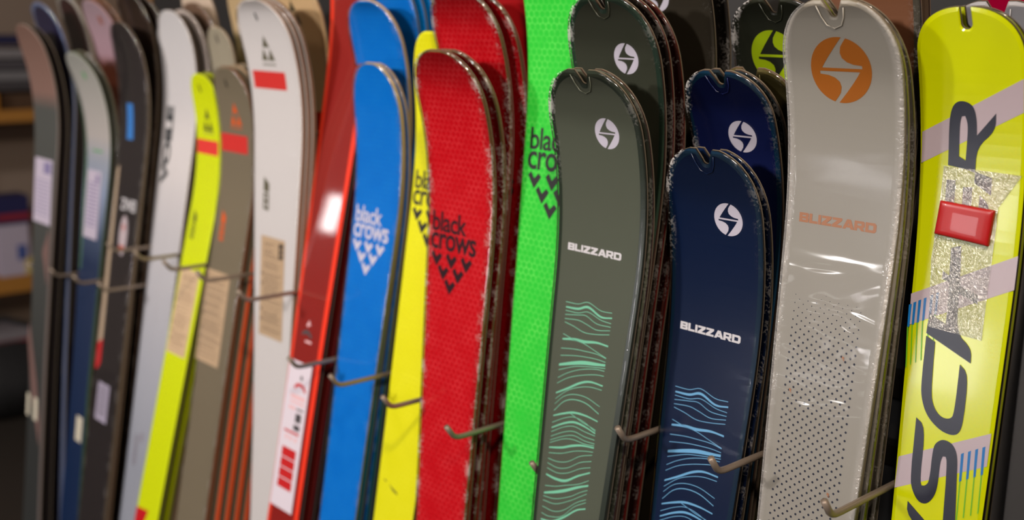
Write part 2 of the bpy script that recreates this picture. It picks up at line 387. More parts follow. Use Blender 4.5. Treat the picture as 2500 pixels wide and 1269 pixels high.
def wordmark(sh, par, u0, s0, width, height, mat):
    """the wide square capitals of the maker's name, baseline at s0+height"""
    w='BLIZZARD'; tot=sum(GL[c][0]+.04 for c in w)-.04; k=width/tot; x=0; out=[]
    for c in w:
        out.append([[(u0+(x+px)*k, s0+height*(1-py)) for px,py in r] for r in GL[c][1]]); x+=GL[c][0]+.04
    return polys(sh,par,'lettering',out,mat)
def emblem(sh, par, cu, cs, r, mat, tilt=.0):
    """disc cut by a lightning-shaped S"""
    def arc(a0,a1,n): return [(math.cos(math.radians(a0+(a1-a0)*i/n)),math.sin(math.radians(a0+(a1-a0)*i/n))) for i in range(n+1)]
    inner = [(.16,.84),(.06,.70),(.02,.52),(.07,.36),(.22,.24),(.42,.17),(.70,.14),(.70,.05)]  # from the rim down to the bar
    blade = [(0,.85),(-.17,.65),(-.37,.40),(-.52,.20),(-.62,.05)]
    out = arc(75,-97,26)+[(-x,-y) for x,y in blade]+[(-x,-y) for x,y in inner[::-1]]+arc(-105,-277,26)+blade+inner[::-1]
    return polys(sh,par,'emblem',[[[(cu+x*r+tilt*y*r, cs-y*r) for x,y in out]]],mat)
def crows(sh, par, u0, s0, mat, k=1.0):
    """two-line name over six chevrons; s0 = top of the b"""
    text(sh,par,'lettering','black',(u0,s0,u0+78*k,s0+30*k),mat,.016)
    text(sh,par,'lettering','crows',(u0-2*k,s0+32*k,u0+101*k,s0+57*k),mat,.016)
    ch=[]
    for row,n in enumerate((3,2,1)):
        for i in range(n):
            cx = u0+14*k+(i*34+row*17)*k; cy = s0+(71+row*19)*k; w=13.5*k
            ch.append([[(cx+x*w,cy-y*w) for x,y in ((-1,.45),(-.58,.85),(-.08,.18),(.5,.72),(.92,.38),(-.02,-.85))]])
    polys(sh,par,'chevrons',ch,mat)
def trefoil(sh, par, cu, s0, w, h, mat):
    """triangle of three small triangles with a thin line of lettering under it"""
    T = lambda x,y,a,b: [[(x,y),(x+a/2,y+b),(x-a/2,y+b)]]
    polys(sh,par,'emblem',[T(cu,s0,w*.48,h*.47),T(cu-w*.25,s0+h*.53,w*.46,h*.47),T(cu+w*.25,s0+h*.53,w*.46,h*.47)],mat)
def fmark(sh, par, u, s, k, mat):
    """block with a slanted head over two small boxes"""
    polys(sh,par,'lettering',[[[(u,s),(u+14*k,s+12),(u+14*k,s+28),(u,s+26)]],
        [[(u,s+29),(u+14*k,s+31),(u+14*k,s+62),(u,s+60)],[(u+4*k,s+34),(u+4*k,s+42),(u+10*k,s+43),(u+10*k,s+35)],[(u+4*k,s+47),(u+4*k,s+55),(u+10*k,s+56),(u+10*k,s+48)]]],mat)
def paper_tag(sh, par, u0,s0,u1,s1,mark=True):
    polys(sh,par,'paper_tag',[[[(u0,s0),(u1,s0),(u1,s1),(u0,s1)]]],PAPER,-.0005)
    L=[]; r=random.Random(3); s=s0+12
    while s<s1-8:
        x=u0+12; e=u1-4-r.random()*22-(22 if mark and s<s0+34 else 0)
        while x<e:
            l=3+r.random()*9; L.append(rect(x,s,min(x+l,e),s+1.3)); x+=l+2
        s+=r.choice((4,4,4.5,9))
    for q in (.36,.46,.62,.72,.82): L.append(rect(u0+4,s0+(s1-s0)*q,u0+9,s0+(s1-s0)*q+6))
    polys(sh,par,'tag_print',L,PAPERINK,-.0007)
    if mark: polys(sh,par,'tag_mark',[[rect(u1-20,s0+8,u1-5,s0+36)[0],rect(u1-15,s0+15,u1-9,s0+21)[0][::-1],rect(u1-15,s0+25,u1-9,s0+31)[0][::-1]]],INK,-.0007)
def strokes(sh, par, name, lines, mat, k=1.0):
    V=[];F=[]
    for *c,w in lines:
        P=[Vector((c[i],c[i+1])) for i in range(0,len(c),2)]; P=[P[0]*2-P[1]]+P+[P[-1]*2-P[-2]]; path=[]
        for i in range(1,len(P)-2):
            for j in range(6):
                t=j/6; a,b_,c_,d_=P[i-1],P[i],P[i+1],P[i+2]
                path.append(.5*((2*b_)+(c_-a)*t+(2*a-5*b_+4*c_-d_)*t*t+(3*b_-a-3*c_+d_)*t**3))
        path.append(P[-2]); n=len(path); b0=len(V)
        for i,p in enumerate(path):
            f=i/(n-1); ww=w*(.62 if w>2 else .5)*(1 if w<2 else (.62+.38*math.sin(math.pi*min(1,f*1.15))))
            V += [(p.x,p.y-ww),(p.x,p.y+ww)]
        F += [(b0+2*i,b0+2*i+1,b0+2*i+3,b0+2*i+2) for i in range(n-1)]
    F=[f[::-1] for f in F]
    return mapped(sh,par,name,V,F,mat)
# ------------------------------------------------------------------ the shop room
WALLP = plain('wall paint', (150,140,130), .8); DARKW = plain('dark back panel', (22,20,20), .6)
def struct(name, a, b, mat):
    o = box(name,a,b,mat); tag(o,None,None,None,'structure'); return o
floor_m = plain('floor', (46,41,37), .45, grain=.2)
struct('floor', (-7.2,-4.2,-.1), (3.2,3.0,0), floor_m)
struct('ceiling', (-7.2,-4.2,2.95), (3.2,3.0,3.05), plain('ceiling', (120,112,104), .9))
struct('wall_left', (-7.3,-4.2,0), (-7.2,3.0,2.95), WALLP)
struct('wall_right', (3.2,-4.2,0), (3.3,3.0,2.95), WALLP)
struct('wall_back', (-7.2,3.0,0), (3.2,3.1,2.95), WALLP)
struct('wall_front', (-7.2,-4.3,0), (3.2,-4.2,2.95), plain('far wall', (120,92,74), .8))

# ------------------------------------------------------------------ the ski rack
rack = empty('ski_rack', (-1.6,1.25,0))
tag(rack, 'dark metal ski rack with bent steel hooks that part the skis', 'rack')
O = (-1.6,1.25,0)
METAL = plain('dark powder coat', (40,38,38), .5, grain=.35)
box('back_panel', (-2.98,1.40,.02), (.2,1.43,2.6), DARKW, rack, 0, O)
box('base_tray', (-2.98,.55,0), (.2,1.44,.06), DARKW, rack, .004, O)
tag(box('side_post', (-.405,1.0,.06), (-.365,1.40,2.1), METAL, rack, .004, O), 'dark grey speckled post at the right end')
rail_m = plain('rail', (70,66,62), .4, .8)
box('rail', (-2.98,1.345,1.165), (.2,1.375,1.20), rail_m, rack, .003, O)
box('rail', (-2.98,1.345,1.07), (.2,1.375,1.10), rail_m, rack, .003, O)
HOOKM = plain('hook steel', (138,124,112), .42, .45)
HOOKS = [(-.562,.952,-.468),(-.715,.966,-.473),(-.862,.974,-.481),(-1.012,.975,-.573),(-1.158,.948,-.558),(-1.311,.949,-.554),(-1.458,.953,-.558),(-1.597,.962,-.563),(-1.726,.941,-.467),(-1.895,.951,-.464),(-2.064,.965,-.474),(-2.203,.968,-.477),(-2.348,.973,-.483),(-2.348,.947,-.568),(-2.5,.952,-.58),(-2.645,.954,-.589),(-2.8,.959,-.602)]
for x,y,z in HOOKS:
    z += EYE; pts = [(x,y,z)]+[(x,y+.013-.006*k,z-.016-.004*(1-k)) if 0 else (x,y+.011+.004*i,z-.014-.0035*i+.0004*i*i) for i,k in enumerate((0,1,2))]+[(x,y+.032,z-.0215),(x,1.35,z-.0215)]
    pts = [(x,y,z),(x,y+.009,z-.012),(x,y+.0125,z-.0162),(x,y+.017,z-.0190),(x,y+.023,z-.0205),(x,y+.033,z-.021),(x,1.35,z-.021)]
    V,F = tube([(a-O[0],b-O[1],c-O[2]) for a,b,c in pts], .0040, 12)
    meshobj('hook', V, F, HOOKM, rack)

# ------------------------------------------------------------------ the skis
T = {
 'lime0':(-0.5034,1.0735,-0.0429,0.1172,0.0203,0.055,0.0446,0.5117,0.0529),
 'gray1':(-0.6335,1.0367,-0.0126,0.104,0.027,0.0678,0.0547,0.6153,0.0788),
 'navy2':(-0.7907,1.0428,0.0002,0.119,-0.1376,0.0668,0.051,0.5635,0.0855),
 'dgreen3':(-0.9402,0.9867,0.0028,0.1276,-0.0541,0.0738,0.0563,0.6388,0.087),
 'green4':(-1.084,1.0506,-0.0219,0.1004,0.13,0.063,0.06,0.5582,0.1004),
 'red5':(-1.2326,1.0156,-0.0134,0.0923,-0.0411,0.0734,0.0551,0.5869,0.0891),
 'yellow6':(-1.3855,1.0703,0.0107,0.1558,-0.0167,0.0595,0.05,0.4582,0.1059),
 'blue7':(-1.5315,1.0678,0.0102,0.1571,-0.0702,0.0645,0.0524,0.4409,0.0966),
 'dred8':(-1.6694,1.0572,0.0059,0.1855,0.15,0.0608,0.0488,0.3658,0.118),
 'white9':(-1.7996,1.0536,-0.005,0.069,0.031,0.0858,0.0597,0.5313,0.0859),
 'olive10':(-1.9844,1.0532,0.0154,0.1836,-0.0942,0.0652,0.0575,0.5324,0.077),
 'lime11':(-2.1361,1.0647,0.0286,0.2272,-0.114,0.0542,0.0486,0.557,0.0599),
 'white12':(-2.2832,1.0703,0.0026,0.1739,0.0112,0.077,0.063,0.4825,0.1027),
 'black13':(-2.4145,1.0317,-0.0025,0.1726,-0.0157,0.0702,0.0665,0.5544,0.0956),
 'grey14':(-2.5782,1.0302,-0.0083,0.1457,-0.0846,0.0745,0.0473,0.6941,0.0883),
 'brown15':(-2.7066,0.9635,-0.0324,0.1217,-0.0257,0.0749,0.0441,0.5746,0.0717),
 'lime0b':(-0.5079,1.0977,-0.0445,0.1145,0.0208,0.0547,0.0446,0.5155,0.0535),
 'palegrey0c':(-0.5114,1.1708,-0.0477,0.1079,0.0288,0.0662,0.0446,0.5301,0.06),
 'gray1b':(-0.633,1.055,-0.0225,0.0991,0.027,0.0669,0.0558,0.6469,0.085),
 'gray1c':(-0.6314,1.0739,-0.0324,0.095,0.028,0.0662,0.0569,0.6726,0.0899),
 'brown1d':(-0.6448,1.0976,-0.0341,0.089,0.13,0.0654,0.0564,0.6518,0.0794),
 'brown1e':(-0.6554,1.1213,-0.0227,0.0865,0.14,0.0663,0.0548,0.6315,0.0789),
 'navy2b':(-0.7903,1.0607,-0.002,0.1145,-0.1379,0.066,0.0511,0.5737,0.0899),
 'navy2c':(-0.8037,1.1004,-0.0087,0.0925,-0.0517,0.0615,0.051,0.7146,0.0662),
 'navy2d':(-0.814,1.1236,-0.0044,0.0976,-0.0508,0.0638,0.051,0.6772,0.086),
 'olive2e':(-0.7998,1.1458,-0.0022,0.0978,-0.0487,0.0657,0.051,0.6694,0.0882),
 'black2f':(-0.7965,1.1704,-0.0064,0.0972,0.032,0.0702,0.051,0.6516,0.0688),
 'dgreen3b':(-0.9412,1.0041,0,0.12,-0.0532,0.0728,0.0565,0.6401,0.0897),
 'dgreen3c':(-0.9517,1.0237,-0.0002,0.1174,0.0334,0.073,0.0562,0.6524,0.0906),
 'dgreen3d':(-0.9557,1.0447,-0.0009,0.1179,0.0371,0.0718,0.0563,0.6178,0.0877),
 'dred3e':(-0.954,1.0656,-0.0045,0.1138,0.0376,0.0724,0.0564,0.6435,0.0945),
 'black3f':(-0.9472,1.1048,-0.0006,0.1119,0.1,0.0732,0.0565,0.633,0.086),
 'black3g':(-0.9463,1.1319,-0.0004,0.1099,0.11,0.0733,0.0564,0.6449,0.0871),
 'red5b':(-1.2387,1.0409,-0.0133,0.0931,-0.0409,0.0732,0.055,0.582,0.0915),
 'red5c':(-1.253,1.0634,-0.0188,0.0854,0.0451,0.0733,0.055,0.6211,0.0889),
 'red5d':(-1.244,1.0857,-0.0156,0.0838,0.0412,0.0728,0.0551,0.5989,0.087),
 'red5e':(-1.259,1.1103,-0.0219,0.0792,0.12,0.0718,0.0551,0.5949,0.0889),
 'blue7b':(-1.5336,1.0859,0.0079,0.1473,-0.0708,0.0641,0.0526,0.4536,0.0959),
 'blue7c':(-1.56,1.1008,-0.0173,0.1328,0.0292,0.0703,0.0526,0.5874,0.0826),
 'blue7d':(-1.562,1.1209,-0.0029,0.1335,0.08,0.0621,0.0524,0.4959,0.0981),
 'blue7e':(-1.562,1.1389,-0.0038,0.1304,0.085,0.0621,0.0524,0.4872,0.0985),
 'blue7f':(-1.562,1.1569,-0.0034,0.1285,0.09,0.0621,0.0524,0.4857,0.0972),
 'tan9d':(-1.818,1.1242,-0.0063,0.0679,0.07,0.0846,0.0595,0.4497,0.0791),
 'pale11b':(-2.16,1.1031,0.0264,0.2066,-0.0213,0.05,0.0486,0.538,0.0565),
 'beige10f':(-2.1198,1.1563,-0.0285,0.1712,0.07,0.0735,0.0577,0.5671,0.0742),
 'white12b':(-2.2811,1.0982,0.0029,0.176,0.013,0.0772,0.063,0.494,0.1032),
 'smoke12c':(-2.2819,1.1222,0.0032,0.1681,0.0283,0.077,0.063,0.4702,0.1019),
 'white12d':(-2.3104,1.1393,-0.0062,0.1603,0.08,0.0752,0.063,0.5178,0.1017),
 'brown13b':(-2.4479,1.0525,-0.0122,0.1688,-0.0171,0.0683,0.0665,0.5629,0.0983),
 'brown13c':(-2.443,1.07,-0.012,0.148,0.0514,0.0703,0.0665,0.6011,0.0904),
 'brown13d':(-2.422,1.094,-0.0048,0.1466,0.0396,0.0695,0.0665,0.5709,0.0963),
 'pink14c':(-2.5809,1.0655,-0.0089,0.1377,0.0317,0.0759,0.0473,0.6979,0.0855),
 'rust14d':(-2.5833,1.0843,-0.0099,0.1317,0.0358,0.0741,0.0473,0.6987,0.0884),
 'navy15b':(-2.7129,1.0092,-0.0344,0.1053,0.0242,0.0715,0.0441,0.5908,0.0742),
 'grey15c':(-2.7067,1.0508,-0.033,0.13,0.0478,0.0641,0.044,0.6079,0.0703),
 'white9b':(-1.7996,1.0654,-0.005,0.067,0.032,0.0858,0.0597,0.5313,0.0859),
 'white9c':(-1.7996,1.0772,-0.005,0.065,0.034,0.0858,0.0597,0.5313,0.0859),
 'olive10b':(-1.9844,1.0742,0.0154,0.1806,-0.0922,0.0652,0.0575,0.5324,0.077),
 'olive10c':(-1.9844,1.0952,0.0154,0.1776,-0.0902,0.0652,0.0575,0.5324,0.077),
 'olive10d':(-1.9844,1.1162,0.0154,0.1746,-0.0882,0.0652,0.0575,0.5324,0.077),
 'olive10e':(-1.9844,1.1372,0.0154,0.1716,-0.0862,0.0652,0.0575,0.5324,0.077),
 'lime11b':(-2.1361,1.0847,0.0286,0.2232,-0.112,0.0542,0.0486,0.557,0.0599),
 'grey14b':(-2.5782,1.0482,-0.0083,0.1427,-0.0826,0.0745,0.0473,0.6941,0.0883),
 'dark15a':(-2.7066,0.9855,-0.0324,0.1187,-0.0297,0.0749,0.0441,0.5746,0.0717),
 'dred8b':(-1.6694,1.0832,0.0059,0.1855,0.16,0.0608,0.0488,0.3658,0.118),
 'black8c':(-1.6694,1.1072,0.0059,0.1855,0.17,0.0608,0.0488,0.3658,0.118),
 'green4b':(-1.084,1.0746,-0.0219,0.0984,0.13,0.063,0.06,0.5582,0.1004),
 'yellow6b':(-1.3855,1.0903,0.0107,0.1518,-0.0167,0.0595,0.05,0.4582,0.1059),
}
FILM = film('shrink wrap', sparkle=.07); FILMW = film('shrink wrap wavy', .08, .9, .75, .12, e0=.84, band=(.27,.44), sparkle=.2); FILMR = film('shrink wrap crinkled', .16, 3.2, .05, .10, 200, .76, sparkle=.3, lo=1.05); FILMS = film('shrink wrap soft', .05, 1.2, .12, .12, 230, .82, sparkle=.55, top=.16)
M = {}
def S(key, label, group, top, side=(40,36,32), notch=None, base=(30,28,28), wrap=None, cham=None, cw=.0035, rough=.35, topmat=None, coat=.1, grain=0, thick=1.0):
    sh = Shape(T[key]); root = empty('ski', sh.base)
    tag(root, label, 'ski', group)
    tm = topmat or plain('top %s'%str(top), top, rough, 0, coat, grain=grain)
    cm = plain('edge %s'%str(cham), cham, rough, 0, coat) if cham else tm
    ski_parts(sh, root, notch, tm, cm, (side if isinstance(side,bpy.types.Material) else plain('side %s'%str(side), side, .6, spec=.2)), plain('base %s'%str(base), base, .5), cw, .0012, wrap, thick)
    M[key] = (sh, root); return sh, root

# -- stack at the right edge of the picture
g='lime yellow skis at the right end of the rack'
LIMEC=(178,186,0)
s,r=S('lime0','lime yellow ski with giant dark letters and a red security tag',g,LIMEC,(26,26,22),'slot',(20,20,20),None,None,.004,.22)
LILAC=plain('lilac print',(160,146,154),.25); NAVYINK=plain('letter ink',(36,38,50),.3); BLUEB=plain('blue bars',(10,96,160),.3); TEAL=plain('green lines',(90,160,20),.3)
LIME={
 'R':[[(-23.4,161.7),(-23.0,119.6),(-20.7,104.7),(-16.1,97.0),(-9.6,94.7),(-2.1,96.1),(3.5,101.0),(6.1,113.2),(6.2,128.8),(25.6,105.2),(25.2,122.5),(6.2,140.7),(5.4,166.5),(-6.8,163.6)],[(-12.0,151.5),(-11.7,118.8),(-9.4,110.6),(-6.0,110.0),(-3.0,118.1),(-4.1,139.1),(-5.0,155.0)]],
 'E':[[(-24.3,176.7),(-14.6,176.1),(-15.0,205.9),(-6.5,206.9),(-6.6,182.6),(3.1,181.4),(3.4,207.7),(10.5,207.8),(11.3,188.8),(22.1,196.9),(21.7,222.0),(-25.6,218.1)]],
 'Eb':[[(5.3,165.4),(23.0,170.2),(22.7,187.6),(5.1,177.0)]],
 'H':[[(-20.8,271.0),(-13.2,275.0),(-14.4,246.2),(-3.7,242.4),(-0.9,283.6),(19.2,289.5),(19.4,298.9),(-0.7,291.5),(0.7,331.6),(18.7,344.4),(19.4,359.7),(-31.2,338.8),(-30.3,317.3),(-11.2,325.4),(-12.1,282.4),(-20.3,279.5)]],
 'C':[[(-30.9,341.6),(-20.5,346.0),(-18.9,399.4),(-14.5,413.7),(-5.5,422.3),(4.5,421.8),(8.3,415.3),(8.4,363.3),(18.5,370.6),(18.8,420.1),(16.0,433.9),(7.6,438.4),(-6.2,435.7),(-21.3,424.3),(-29.2,406.4),(-30.7,389.1)]],
 'S':[[(-31.9,429.4),(-20.6,436.4),(-20.3,493.2),(-17.9,499.2),(-13.9,498.3),(-9.9,492.2),(-10.2,456.7),(-6.9,449.1),(0.4,443.9),(10.8,446.2),(17.2,457.5),(18.6,478.9),(24.2,551.7),(10.1,556.7),(6.9,467.1),(4.5,461.7),(1.4,462.1),(-0.6,468.2),(-0.4,495.8),(-3.5,507.9),(-10.5,517.4),(-19.7,517.7),(-28.0,506.9),(-31.2,494.3)]],
 'I':[[(-31.2,520.3),(11.6,549.5),(12.2,564.8),(-30.8,536.1)]],
 'band1':[[(-52.2,129.9),(53.1,69.9),(52.5,102.7),(-52.8,162.4)]],
 'band2':[[(-52.9,301.2),(54.6,243.6),(54.2,277.7),(-51.2,334.2)]],
 'band3':[[(-47.0,476.5),(48.4,424.7),(47.6,459.1),(-47.8,511.3)]],
 'tape':[[(-27.6,162.6),(52.9,164.4),(31.4,198.8),(28.5,281.4),(28.3,334.2),(-29.8,331.5),(-34.4,260.3)]],
 'tag':[[(-27.7,198.6),(29.1,201.8),(25.3,238.2),(-31.8,233.6)]],
 'b0':[[(-53.8,313.2),(-50.7,311.5),(-50.7,335.9),(-53.1,337.5)]],
 'g0':[[(-53.3,336.4),(-51.9,336.1),(-49.0,379.6),(-50.1,379.9)]],
 'b1':[[(-49.0,310.0),(-45.9,308.3),(-45.9,332.6),(-48.3,334.3)]],
 'g1':[[(-48.4,333.2),(-47.1,332.9),(-44.2,375.6),(-45.4,375.9)]],
 'b2':[[(-43.8,306.8),(-40.7,305.1),(-40.7,329.4),(-43.1,330.9)]],
 'g2':[[(-43.2,329.9),(-41.8,329.6),(-39.0,372.2),(-40.1,372.4)]],
 'b3':[[(-38.1,303.5),(-35.1,301.8),(-35.0,326.0),(-37.4,327.6)]],
 'g3':[[(-37.5,326.5),(-36.2,326.2),(-33.3,368.6),(-34.5,368.9)]],
 'b4':[[(-31.2,299.4),(-28.2,297.7),(-28.2,321.3),(-30.6,322.9)]],
 'g4':[[(-30.7,321.8),(-29.3,321.5),(-28.5,346.6),(-29.6,346.8)]],
 'b5':[[(-25.3,295.6),(-22.3,294.0),(-22.3,316.8),(-24.7,318.4)]],
 'g5':[[(-24.8,317.3),(-23.5,317.1),(-22.2,345.2),(-23.3,345.5)]],
 'c0':[[(20.1,454.0),(23.1,451.8),(23.7,481.2),(21.3,483.3)]],
 'h0':[[(21.6,481.9),(22.8,481.5),(23.7,522.8),(22.4,523.2)]],
 'c1':[[(27.1,449.8),(30.1,447.6),(30.7,476.9),(28.3,478.9)]],
 'h1':[[(28.5,477.5),(29.8,477.1),(30.7,518.2),(29.4,518.6)]],
 'c2':[[(34.2,445.5),(37.2,443.4),(37.7,472.5),(35.4,474.5)]],
 'h2':[[(35.7,473.1),(36.9,472.7),(37.8,513.6),(36.5,514.1)]],
 'c3':[[(41.2,441.3),(44.2,439.2),(44.8,468.2),(42.4,470.2)]],
 'h3':[[(42.7,468.8),(44.0,468.4),(44.8,509.1),(43.6,509.5)]],
}
each(s,r,'diagonal_band',[LIME[k] for k in ('band1','band2','band3')],LILAC)
each(s,r,'stripe_print',[LIME[k] for k in LIME if k[0] in 'bc' and k[1:].isdigit()],BLUEB,-.0005)
each(s,r,'line_print',[LIME[k] for k in LIME if k[0] in 'gh' and k[1:].isdigit()],TEAL,-.0005)
polys(s,r,'lettering',[[soften(q) for q in LIME[k]] for k in ('R','E','Eb','H','C','S','I')],NAVYINK,-.0007)
# crinkled clear tape under the red tag
def tape_mat():
    m,t,p = nt('clear tape'); t.nodes.remove(p); out=t.nodes['Material Output']
    tr=t.nodes.new('ShaderNodeBsdfTransparent'); gl=t.nodes.new('ShaderNodeBsdfGlossy'); gl.inputs['Roughness'].default_value=.24
    mix=t.nodes.new('ShaderNodeMixShader'); mix.inputs[0].default_value=.46
    uv=uvnode(t); m0=t.nodes.new('ShaderNodeMapping'); m0.inputs['Rotation'].default_value=(0,0,.6); mp=t.nodes.new('ShaderNodeMapping'); mp.inputs['Scale'].default_value=(1500,260,1)
    n=t.nodes.new('ShaderNodeTexNoise'); n.inputs['Scale'].default_value=1; n.inputs['Detail'].default_value=2; n.inputs['Distortion'].default_value=.6
    link(t,uv.outputs[0],m0.inputs[0]); link(t,m0.outputs[0],mp.inputs[0]); link(t,mp.outputs[0],n.inputs['Vector'])
    b=t.nodes.new('ShaderNodeBump'); b.inputs['Strength'].default_value=.9; b.inputs['Distance'].default_value=.0022
    link(t,n.outputs['Fac'],b.inputs['Height']); link(t,b.outputs[0],gl.inputs['Normal'])
    link(t,tr.outputs[0],mix.inputs[1]); link(t,gl.outputs[0],mix.inputs[2]); link(t,mix.outputs[0],out.inputs[0]); return m
polys(s,r,'clear_tape',[LIME['tape']],tape_mat(),-.0012)
tagm=plain('red tag plastic',(160,20,22),.34,0,.1)
q=LIME['tag'][0]; V=[];n_=12
def lerp2(u,v):
    a=[q[0][k]*(1-u)+q[1][k]*u for k in (0,1)]; b=[q[3][k]*(1-u)+q[2][k]*u for k in (0,1)]
    return a[0]*(1-v)+b[0]*v, a[1]*(1-v)+b[1]*v
gv=[0,.0,.02,.06,.14,.3,.5,.7,.86,.94,.98,1.0,1.0]; K=len(gv)
for j,v in enumerate(gv):
    for i,u in enumerate(gv):
        x,y=lerp2(u,v); e=min(u,1-u,.14)/.14; f=min(v,1-v,.14)/.14
        hgt = 0 if i in (0,K-1) or j in (0,K-1) else .0038+.0022*math.sqrt(max(0,1-(1-e)**2))*math.sqrt(max(0,1-(1-f)**2))
        V.append(s.loc(x*.001,y*.001,-.0013-hgt))
meshobj('security_tag',V,[(j*K+i,(j+1)*K+i,(j+1)*K+i+1,j*K+i+1) for j in range(K-1) for i in range(K-1)],tagm,r)
S('lime0b','second lime ski, black edged, right behind the giant-lettered one',g,(150,158,10),(22,20,18),'slot',wrap=FILMS)
S('palegrey0c','pale grey notched ski peeking over the lime skis at the top right',g,(170,168,172),(70,62,56),'v',wrap=FILM)
T['magenta0d']=(-.50,1.215,-.045,.108,.062,.064,.05,.53,.07)
S('magenta0d','magenta ski behind the pale grey tip in the top right corner',g,(205,0,70),(120,0,50),wrap=FILM)

# -- pale grey skis with an orange emblem
g='pale grey skis with an orange round emblem'
GREY=(158,152,142); ORANGE=plain('orange ink',(168,96,18),.35); BROWN=plain('brown lettering',(176,120,86),.4); DOT=plain('dot ink',(38,42,60),.4)
s,r=S('gray1','pale grey ski with large orange round emblem and dotted lower half',g,GREY,(120,112,96),'v',(30,34,20),FILMW)
emblem(s,r,0,77,35.5,ORANGE); wordmark(s,r,-50,236,94,10.5,BROWN)
D_=[]; rr=random.Random(5)
for i in range(-8,8):
    for j in range(0,44):
        u=i*5.4-.5; t_=318+j*9.4+(i%2)*4.7
        if t_<322+7*rr.random(): continue
        rad=min(1.35,.35+(t_-318)*.016)
        if abs(u+3)<41: D_.append([[(u+rad*math.cos(k*math.pi/4),t_+rad*math.sin(k*math.pi/4)) for k in range(8)]])
polys(s,r,'dot_print',D_,DOT)
polys(s,r,'arrow_print',[[[(u,t_),(u+3.5,t_+1),(u+2.2,t_+1.8),(u+3.2,t_+4.5),(u+2,t_+4.8),(u+1.2,t_+2.4),(u,t_+3.5)]] for u,t_ in ((22,383),(-38,433),(24,535))],BROWN,-.0005)
S('gray1b','second pale grey ski, a thin greenish rim behind the orange emblem ski',g,GREY,(110,118,30),'v',(60,52,40),FILM)
S('gray1c','third pale grey ski, darker sided, in front of the tall brown ski',g,(120,112,100),(66,58,48),'v',(60,52,40),FILM)
S('brown1d','tall copper brown ski rising out of frame beside the lime ski',g,(128,84,58),(60,52,44),None,(40,34,30),FILM,(90,84,72),.007)
S('brown1e','tall dark brown ski behind the copper brown one',g,(70,56,46),(44,36,30))

